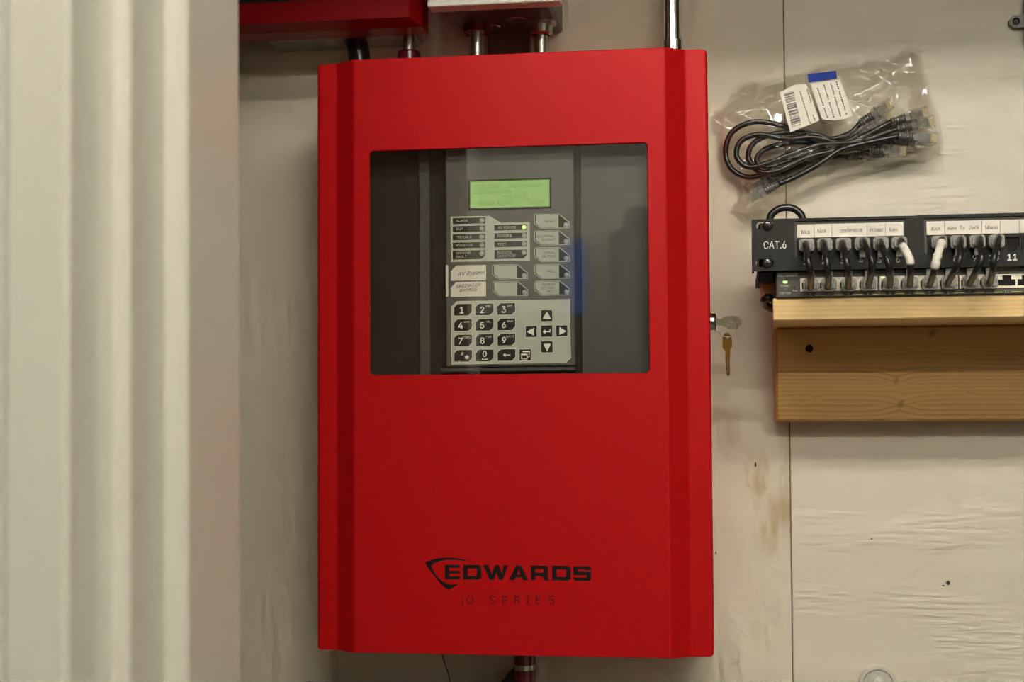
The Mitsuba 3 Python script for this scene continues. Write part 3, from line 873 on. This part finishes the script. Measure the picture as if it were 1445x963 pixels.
obj('feature_text', join(ptext('4 Gigabit', 1176, 384.8, 2.6, YN, 20), ptext('PoE ports', 1260, 382.0, 2.6, YN, 22)), 'print_grey', ns)
obj('power_text', ptext('Watts/port max', 1422, 377.3, 3.0, YN, 34), 'yellow_print', ns, label='yellow lettering')
obj('spacer_block', bx(xz(1077, 405, -.13)[0], nx0 + .002, -.13, -.09, zt_s + .0004, zt_s + .016, .001), 'amber_wood', label='orange-brown wooden block left of the network switch', cat='wood block') if False else None
ab = [xz(1073.5, 396, -.12), xz(1096, 396, -.12), xz(1096, 419, -.12), xz(1079, 419, -.12)]
sp = obj('spacer_block', plate(Polygon(ab), -.12, -.05), 'amber_wood', label='orange-brown wooden block behind the left end of the network switch', cat='wood block')

# ------------------------------------------------------------------ patch panel above the switch
YPP = -.168
pt = thing('rack_panel', 'black patch panel with white name strips above the network switch', 'patch panel')
pz1 = (zat(311, 1062, YPP) + zat(299.5, 1440, YPP)) / 2
pz0 = pz1 - .0436
pxa = xz(1061.5, 345, YPP)[0]
G1 = (xz(1121.5, 340, YPP)[0], xz(1278.5, 340, YPP)[0])
G2 = (xz(1304.5, 340, YPP)[0], xz(1304.5, 340, YPP)[0] + G1[1] - G1[0])
rz1, rz0 = pz1 - .0022, pz1 - .0318
face = sbox(pxa, pz0, XE - .03, pz1)
for a, b in (G1, G2):
    face = face.difference(sbox(a, rz0, b, rz1))
for py in (318.5, 371.5):
    q = xz(1079.5, py, YPP)
    face = face.difference(LineString([(q[0] - .004, q[1]), (q[0] + .004, q[1])]).buffer(.0034))
obj('faceplate', plate(face.buffer(-.0006).buffer(.0006), YPP, YPP + .002), 'black_plastic', pt, label='black steel faceplate with rounded ends')
obj('recess', join(*[bx(a - .003, b + .003, YPP + .003, YPP + .02, rz0 - .002, rz1 + .001) for a, b in (G1, G2)]), 'charcoal', pt)
obj('body', bx(pxa + .006, XE - .04, YPP + .021, -.06, max(pz0, nzt) + .0008, pz1 - .001, .001), 'black_plastic', pt)
obj('side_flange', bx(pxa, pxa + .0014, YPP + .002, YPP + .022, pz0, pz1), 'black_plastic', pt)
obj('lower_lip', bx(xz(1069, 390, -.155)[0], nx0 - .001, -.1475, -.07, pz0 - .007, max(pz0, nzt) + .0006, .0008), 'black_plastic', pt)
obj('rear_bar', bx(xz(1293, 300, -.145)[0], XE - .06, -.145, -.10, pz1 - .003, pz1 + .0034, .0015), 'charcoal', pt)
for py in (319, 372):
    q = xz(1083, py, YPP)
    z = q[1]
    s = obj('screw', lathe([(0, .0043), (.0008, .0043), (.0022, .0032), (.0027, .0016)], (q[0], YPP, z), (0, -1, 0), 22), 'black_gloss', pt, smooth=30, label='black cross-head screw')
    obj('cross_slot', join(bx(q[0] - .0019, q[0] + .0019, YPP - .0030, YPP - .0020, z - .0003, z + .0003), bx(q[0] - .0003, q[0] + .0003, YPP - .0030, YPP - .0020, z - .0019, z + .0019)), 'ink_black', s)
obj('lettering', ptext('CAT.6', 1093.5, 345.8, 10.6, YPP, 32), 'print_white', pt, label='white lettering CAT.6')
# name strips: white segments, each its own
z0n, z1n = xz(1200, 334.2, YPP)[1], xz(1200, 315.2, YPP)[1]
segs = [(1124.8, 1149, 'Nick', 1137.5, 2), (1149, 1174, 'Nick', 1160, 0), (1174, 1224, 'conference', 1201, -1), (1224, 1250, 'Printer', 1237, 0), (1250, 1275.4, 'Alex', 1260.5, 0),
        (1307.6, 1333.6, 'Alex', 1320.5, 0), (1333.6, 1385.6, 'Alex  Tv   Jack', 1359.5, -1), (1385.6, 1412, 'Mario', 1399.3, 0), (1412, 1438.6, '', 0, 0), (1438.6, 1465, '', 0, 0)]
for a, b, s, c, dz in segs:
    xa_, xb_ = xz(a, 325, YPP)[0], xz(b, 325, YPP)[0]
    k = obj('name_label', bx(xa_ + .0001, xb_ - .0002, YPP + .0005, YPP + .0030, z0n, z1n), 'paper', pt, label=f'white paper strip reading {" ".join(s.split())}' if s else 'blank white paper strip')
    if s:
        w = {'Nick': 12.5, 'conference': 32, 'Printer': 19, 'Alex': 13, 'Mario': 17}.get(s, 45)
        m = mpp(c, 325, YPP)
        zc = (z0n + z1n) / 2 - dz * .5 * m
        obj('name', text(s, xz(c, 325, YPP)[0], zc - .0004, (5.9 if s != 'conference' else 6.2) * m, YPP + .0005, w * m, rot=.02), 'pen_ink', k)
PU = [1137, 1162.5, 1188.5, 1215, 1241, 1267, 1322, 1348.5, 1375.5, 1402.5, 1428.5, 1455]
zj = xz(1200, 347.5, YPP)[1]
for i, c in enumerate(PU):
    cx = xz(c, 347, YPP)[0]
    g = sbox(cx - .0072, zj - .0085, cx + .0072, zj + .0072)
    hole = unary_union([sbox(cx - .0058, zj - .0036, cx + .0058, zj + .0048), sbox(cx - .0035, zj - .0055, cx + .0035, zj), sbox(cx - .0018, zj - .0072, cx + .0018, zj)])
    j = obj('jack', plate(g.difference(hole), YPP + .0004, YPP + .004), 'black_plastic', pt)
    obj('socket', bx(cx - .006, cx + .006, YPP + .0025, YPP + .0038, zj - .0074, zj + .005), 'ink_black', j)
    obj('number', text(str(i + 1), xz(c, 369, YPP)[0], xz(1200, 369.5, YPP)[1] if False else pz0 + .0075, .0050, YPP, bold=i == 10), 'print_white', pt)

# ------------------------------------------------------------------ patch cables between them
MID = [(1141, 371), (1167, 371), (1195, 371), (1230.5, 368), (1253, 370), (1283.5, 366), (1321.5, 366), (1354, 366), (1385, 366), (1402.5, 366)]
TOP = [(1137, 344), (1162, 341.5), (1189, 342), (1218, 339.5), (1242, 341), (1271, 339), (1329.5, 337.5), (1355.5, 337), (1382.5, 336.5), (1409.5, 335.5)]
BOT = [(1144, 404), (1168.5, 403), (1197, 402.5), (1226, 401), (1256, 401.5), (1284, 400.5), (1312.5, 400), (1338, 399), (1369, 398.5), (1397, 398)]
NAMES = ['first', 'second', 'third', 'fourth', 'fifth', 'sixth', 'seventh', 'eighth', 'ninth', 'tenth']


def plug_mesh(c, depth, y, flip=1):
    cx, cz = c
    b = rr(cx - .0061, cx + .0061, cz - .0047, cz + .0058, .0026, 4) if flip > 0 else rr(cx - .0061, cx + .0061, cz - .0056, cz + .0050, .0022, 4)
    m = [plate(b, y - depth, y + .002)]
    m.append(plate(rr(cx - .0047, cx + .0047, cz - .0035, cz + .0042, .002, 4), y - depth - .0035, y - depth + .001))
    return join(*m)


for i in range(10):
    lab = f'plain black patch cable, {NAMES[i]} from the left, between patch panel and switch'
    if i in (5, 6):
        lab = ['black patch cable with a smooth white tag, left one of the two tagged', 'black patch cable with a crumpled white tag, right one of the two tagged'][i - 5]
    t = thing('patch_cable', lab, 'cable', 'patch cables between patch panel and switch')
    cu = (xz(PU[i], 347, YPP)[0] + (.0004 if i < 6 else .001), zj + .0004)
    cl = (nz(PC[i], 402)[0], (zpt + zpb) / 2 - .0008)
    du, dl = .0085, .0075
    p = obj('upper_plug', plug_mesh(cu, du, YPP, 1), 'plug_clear', t, label='clear plug')
    obj('latch', plate(sbox(cu[0] - .0024, cu[1] - .0105, cu[0] + .0024, cu[1] - .0045), YPP - .006, YPP - .0045), 'plug_clear', p)
    p = obj('lower_plug', plug_mesh(cl, dl, YN - .001, -1), 'plug_clear', t, label='clear plug')
    obj('latch', plate(sbox(cl[0] - .0028, cl[1] + .0045, cl[0] + .0028, cl[1] + .0115), YN - .006, YN - .0045), 'plug_clear', p)
    A = at(*TOP[i], YPP - .013)
    B = at(*BOT[i], YN - .0145)
    M = at(*MID[i], -.202)
    A0 = np.array([cu[0] * .5 + A[0] * .5, YPP - .005, cu[1]])
    B0 = np.array([cl[0] * .5 + B[0] * .5, YN - .005, cl[1] - .001])
    q0 = at(TOP[i][0] * .72 + MID[i][0] * .28, TOP[i][1] + 9, -.193)
    q1 = at(BOT[i][0] * .6 + MID[i][0] * .4 + (1.0 if i < 6 else 1.5), BOT[i][1] - 15, -.196)
    path = spline([A0, A, q0, M, q1, B, B0], 8)
    obj('cord', tube(path, .0027, 12), 'cable_black', t, smooth=True, label='black cord')
    if i in (5, 6):
        s = path[15:28] if i == 5 else path[13:30]
        rr_ = .0033 + (0 if i == 5 else .00045) * np.random.default_rng(5).uniform(-1, 1, len(s))
        obj('tag', tube(s, rr_, 14), 'paper', t, smooth=True, label='white paper tag wrapped around the cord')
# black cord looping behind the patch panel
lp = [at(1079, 432, -.11), at(1080, 428, -.125), at(1084, 426, -.13), at(1090, 426, -.12), at(1090, 431, -.10), at(1088, 437, -.08)]
pc = thing('power_cord', 'black power cord looping over the left end of the patch panel', 'cable')
obj('cord', tube(spline([at(1086, 312, -.10), at(1088, 304, -.10), at(1096, 296.5, -.10), at(1107, 293, -.10), at(1118, 294, -.10), at(1127, 299, -.10), at(1132, 306, -.10), at(1134, 316, -.10)], 8), .0032, 12), 'black_gloss', pc, smooth=True)
obj('cable', tube(spline([at(1097, 437, -.04), at(1086, 434, -.055), at(1079, 430, -.085), at(1078, 424, -.11), at(1084, 420.5, -.12), at(1096, 420.5, -.11)], 8), .0036, 12), 'black_gloss', smooth=True,
    label='black cable end bulging out at the left end of the shelf', cat='cable')
# ------------------------------------------------------------------ clear bag of spare cables on the wall
rng = np.random.default_rng(7)
YG = -.024
out_px = [(1004, 162), (1010, 152), (1020, 146), (1030, 132), (1043, 114), (1060, 110), (1085, 110), (1105, 105), (1125, 98), (1145, 93), (1158, 87), (1175, 86), (1200, 83), (1230, 78), (1255, 75), (1272, 69), (1290, 62.5), (1300, 66),
          (1305, 82), (1311, 104), (1317, 130), (1324, 150), (1329, 164), (1331, 178), (1333, 196), (1331, 210), (1318, 214), (1290, 222), (1255, 231), (1215, 242), (1180, 251), (1150, 262), (1120, 276), (1095, 287), (1070, 297), (1052, 303), (1042, 296), (1034, 287), (1040, 280), (1046, 272), (1044, 258), (1040, 244), (1030, 232), (1018, 220), (1013, 208), (1016, 195), (1012, 180)]
bp = Polygon([xz(a, b, YG) for a, b in out_px]).buffer(0)
minx, minz, maxx, maxz = bp.bounds
step = .0016
bl = bp.exterior
bpts = np.array([bl.interpolate(t).coords[0] for t in np.arange(0, bl.length, step)])
gx, gz = np.meshgrid(np.arange(minx, maxx, step), np.arange(minz, maxz, step))
gp = np.c_[gx.ravel(), gz.ravel()] + rng.uniform(-.0003, .0003, (gx.size, 2))
import shapely
inner = bp.buffer(-step * .6)
gp = gp[shapely.contains_xy(inner, gp[:, 0], gp[:, 1])]
allp = np.vstack([bpts, gp])
tri = Delaunay(allp).simplices
cen = allp[tri].mean(1)
tri = tri[shapely.contains_xy(bp.buffer(.0001), cen[:, 0], cen[:, 1])]
dist = shapely.distance(shapely.points(allp), bl)


def facets(n, amp, seed, stretch=(1, 1)):
    r = np.random.default_rng(seed)
    n = int(n * 2.2)
    q = np.c_[r.uniform(minx - .06, maxx + .06, n), r.uniform(minz - .08, maxz + .08, n)]
    h = r.uniform(-1, 1, n) * amp
    ca, sa = math.cos(.35), math.sin(.35)
    R = lambda p: np.c_[(p[:, 0] * ca + p[:, 1] * sa) * stretch[0], (-p[:, 0] * sa + p[:, 1] * ca) * stretch[1]]
    return np.nan_to_num(LinearNDInterpolator(R(q), h)(R(allp)))


def sheet(seed, base):
    edge = 1 - np.exp(-dist / .012)
    h = base * edge + (facets(160, .0030, seed) + facets(1000, .0030, seed + 1, (1, 2.4)) + facets(4500, .0011, seed + 2, (1, 1.8))) * (.25 + .75 * edge)
    return h


front = -.010 - sheet(13, .029)
front = np.where(front > -.006, -.006 - .6 * (front + .006), front)
CARDS = poly([(1098, 130), (1138, 104), (1182, 98), (1206, 166), (1160, 172), (1114, 190)], -.040)
front = np.where(shapely.contains_xy(CARDS, allp[:, 0], allp[:, 1]), np.maximum(front, -.0385), front)
back = np.minimum(-.004 - .6 * np.abs(facets(150, .003, 20)), -.0012)
back = np.maximum(back, front + .002)
nv = len(allp)
nb = len(bpts)
V = np.vstack([np.c_[allp[:, 0], front, allp[:, 1]], np.c_[allp[:, 0], back, allp[:, 1]]])
a, b, c = V[tri[:, 0]], V[tri[:, 1]], V[tri[:, 2]]
tri = np.where((np.cross(b - a, c - a)[:, 1] > 0)[:, None], tri[:, ::-1], tri)
side = []
for i in range(nb):
    j = (i + 1) % nb
    side += [(i, i + nv, j), (j, i + nv, j + nv)]
bg = thing('plastic_bag', 'clear crumpled plastic bag of spare black cables on the wall above the patch panel', 'plastic bag')
obj('film', trimesh.Trimesh(V, np.vstack([tri, tri[:, ::-1] + nv, side]), process=False), 'bag_film', bg, smooth=True)
lab_y = -.0400


def card(px, name, mat, y=lab_y, parent=bg, **kw):
    return obj(name, plate(poly(px, y), y, y + .0004), mat, parent, **kw)


c1 = card([(1100.5, 130), (1122, 119.5), (1138, 119), (1156.5, 169.5), (1150, 173), (1115, 187)], 'barcode_card', 'paper', label='white card with barcode')
bars, rb_ = [], np.random.default_rng(11)
u0, v0 = np.array([1106.0, 132.5]), np.array([1118.0, 182.0])
t_ = .0
while t_ < .97:
    w = rb_.choice([.012, .02, .035, .05])
    p = u0 + (v0 - u0) * t_
    q = u0 + (v0 - u0) * min(t_ + w, 1)
    d = np.array([13.5, -4.0])
    bars.append(plate(poly([p, p + d, q + d, q], lab_y - .0001), lab_y - .0002, lab_y))
    t_ += w + rb_.choice([.015, .025, .045])
obj('barcode', join(*bars), 'print_grey', c1)
ln = []
for k, (sx_, sy_, L, n) in enumerate([(1128, 129, 46, 17), (1137.5, 125, 21, 8), (1146.5, 162, 9, 4)]):
    for j in range(n):
        f = (j + .2) / n
        p = np.array([sx_ + 14.5 * f * L / 46, sy_ + L * f])
        h = rb_.uniform(1.2, 2.0)
        ln.append(plate(poly([p, p + [h, -.5], p + [h + .4, L / n * .55], p + [.4, L / n * .6]], lab_y - .0001), lab_y - .0002, lab_y))
obj('card_text', join(*ln), 'print_grey', c1, kind='stuff')
c2 = card([(1143.5, 118), (1186, 112), (1203.5, 163.5), (1190, 168.5), (1175, 170), (1160, 168.5)], 'text_card', 'paper', label='white card with lines of text')
ln = []
for k, (sx_, sy_, L) in enumerate([(1152.5, 124, 43), (1161.5, 119, 47), (1171, 117, 48), (1179, 115, 47)]):
    n = 17
    for j in range(n):
        if (j * 7 + k * 3) % 11 == 4:
            continue
        f = (j + .2) / n
        p = np.array([sx_ + 14.5 * f, sy_ + L * f])
        h = rb_.uniform(1.5, 2.3)
        ln.append(plate(poly([p, p + [h, -.4], p + [h + .5, L / n * .6], p + [.5, L / n * .65]], lab_y - .0001), lab_y - .0002, lab_y))
obj('card_text', join(*ln), 'print_grey', c2, kind='stuff')
card([(1139.5, 104.5), (1180, 99.8), (1181, 111), (1141, 116.5)], 'header_label', 'blue_print', lab_y - .0006, label='blue header label')


def gpt(px, py, y):
    return at(px, py, y)


def ribs(p0, p1, r0, r1, n=6):
    prof = []
    L = np.linalg.norm(np.array(p1) - p0)
    for i in range(n):
        r = r0 + (r1 - r0) * i / (n - 1)
        s = L * i / n
        prof += [(s, r * .72), (s + L / n * .15, r), (s + L / n * .6, r), (s + L / n * .7, r * .72)]
    return lathe(prof, p0, np.array(p1) - p0, 12)


def plug3(p0, d):
    """A clear plug from p0 along d: a body, a nose and a latch."""
    d = np.array(d, float); d /= np.linalg.norm(d)
    s = np.cross(d, [0, 1, 0]); s /= np.linalg.norm(s)
    w = np.cross(s, d)
    def hull(a0, a1, hs, hw):
        return trimesh.Trimesh(*_hull([p0 + d * a + s * i * hs + w * j * hw for a in (a0, a1) for i in (-1, 1) for j in (-1, 1)]), process=False)
    L = trimesh.Trimesh(*_hull([p0 + d * a + s * i * .0016 + w * j for a, j in ((.003, .0075), (.017, .0042), (.017, .0036), (.003, .0068)) for i in (-1, 1)]), process=False)
    return join(hull(0, .019, .0056, .0038), L), join(*[trimesh.Trimesh(*_hull([p0 + d * a + s * (q * .00115 + i * .0003) + w * e * j for a in (.0135, .0190) for i in (-1, 1) for j in (.0036, .0039)]), process=False) for q in range(-3, 4) for e in (-1, 1)])


def plug_core(p0, d):
    s = np.cross(d, [0, 1, 0]); s /= np.linalg.norm(s)
    w = np.cross(s, d)
    bar = lambda a0, a1, o, hs, hw: trimesh.Trimesh(*_hull([p0 + d * a + s * (o + i * hs) + w * j * hw for a in (a0, a1) for i in (-1, 1) for j in (-1, 1)]), process=False)
    return join(*[bar(.004, .0145, q * .0012, .0004, .0009) for q in range(-3, 4, 1)], bar(-.001, .005, 0, .0030, .0014), bar(.0035, .0042, 0, .0053, .0034))


plastic('plug_pale', [.10, .10, .095], .25, .5)
metal('gold_pins', [.13, .105, .06], .3)
# each cable: end A, way points, end B (pixels of the photograph with a depth)
Y = lambda k: -.0065 - .0054 * NOW - .0003 * k      # every cable has a layer of its own
LOOPS = [
    # (plug end A: boot start px, plug dir px), waypoints, (plug end B)
    (((1214, 174), (40, -26)), [(1196, 190, 1), (1160, 196, 1), (1105, 178, 2), (1065, 172, 2), (1034, 186, 1), (1024, 215, 1), (1034, 240, 2), (1062, 250, 3), (1110, 232, 4), (1160, 212, 4), (1190, 207, 4)], ((1258, 172), (62, -16))),
    (((1266, 182), (58, -12)), [(1200, 203, 2), (1150, 194, 3), (1110, 196, 3), (1070, 190, 3), (1045, 200, 2), (1040, 222, 2), (1060, 236, 3), (1105, 222, 4), (1150, 206, 4), (1188, 202, 5)], ((1262, 198), (62, 2))),
    (((1238, 206), (66, -2)), [(1185, 212, 3), (1140, 222, 4), (1100, 240, 4), (1072, 242, 3), (1056, 222, 2), (1066, 200, 3), (1100, 188, 4), (1150, 190, 5), (1190, 205, 5)], ((1226, 212), (60, 2))),
    (((1212, 190), (62, -32)), [(1195, 199, 3), (1165, 203, 4), (1130, 200, 5), (1100, 204, 4), (1075, 214, 4), (1068, 228, 4), (1085, 236, 5), (1120, 226, 5), (1165, 222, 4)], ((1196, 222), (60, -8))),
    (((1102, 246), (-42, 22)), [(1125, 236, 3), (1160, 218, 5), (1185, 206, 5), (1205, 200, 4)], ((1244, 184), (54, -20))),
    (((1098, 260), (-44, 22)), [(1122, 250, 4), (1155, 232, 5), (1182, 214, 5), (1204, 206, 5)], ((1268, 192), (58, 4))),
]
for n, (ea, way, eb) in enumerate(LOOPS):
    NOW = (2, 4, 3, 1, 0, 5)[n]
    t = thing('spare_cable', 'black spare cable looped in the clear bag, both plugs at the right' if n < 4 else 'black spare cable in the clear bag with one plug at the lower left', 'cable', 'looped spare cables in the plastic bag' if n < 4 else 'spare cables with a plug at the lower left of the bag')
    ka, kb_ = way[0][2], way[-1][2]
    A, B = gpt(*ea[0], Y(ka)), gpt(*eb[0], Y(kb_))
    P = [A] + [gpt(a, b, Y(c)) for a, b, c in way] + [B]
    obj('cord', tube(spline(P, 7), .0026, 10), 'cable_black', t, smooth=True)
    for (o, d), k in ((ea, ka), (eb, kb_)):
        p0 = gpt(*o, Y(k))
        dd_ = gpt(o[0] + d[0], o[1] + d[1], Y(k)) - p0
        dd_[1] += rng.uniform(-.001, .001)
        u = dd_ / np.linalg.norm(dd_)
        L = np.linalg.norm(dd_)
        nb_ = obj('boot', ribs(p0, p0 + u * .014, .0036, .0046), 'boot_grey', t, smooth=30)
        mL, mp = plug3(p0 + u * .0145, u)
        k_ = obj('plug', mL, 'plug_shell', t, label='clear plug')
        obj('wires', plug_core(p0 + u * .0145, u), 'plug_pale', k_)
        obj('contacts', mp, 'gold_pins', k_)
# ------------------------------------------------------------------ things in the room behind the camera, seen only as reflections in the window
dk_ = thing('dark_cabinet', 'black cabinet against the wall behind the camera, reflected in the panel window', 'cabinet')
obj('carcass', bx(-1.0, .62, -4.59, -4.15, .06, 1.58, .004), 'black_plastic', dk_)
obj('door', bx(-.995, -.20, -4.15, -4.13, .08, 1.56, .003), 'black_plastic', dk_)
obj('door', bx(-.18, .615, -4.15, -4.13, .08, 1.56, .003), 'black_plastic', dk_)
obj('plinth', bx(-.97, .59, -4.55, -4.2, 0, .06), 'black_plastic', dk_)
obj('storage_box', bx(-.385, -.31, -4.45, -4.17, 1.58, 1.86, .004), 'storage_blue', label='narrow blue box on top of the black cabinet', cat='box')
obj('equipment_case', join(bx(-.22, .16, -4.5, -4.2, 1.58, 1.90, .03), bx(-.17, .08, -4.42, -4.28, 1.89, 1.99, .02)), 'black_plastic', label='black case on top of the black cabinet', cat='case')
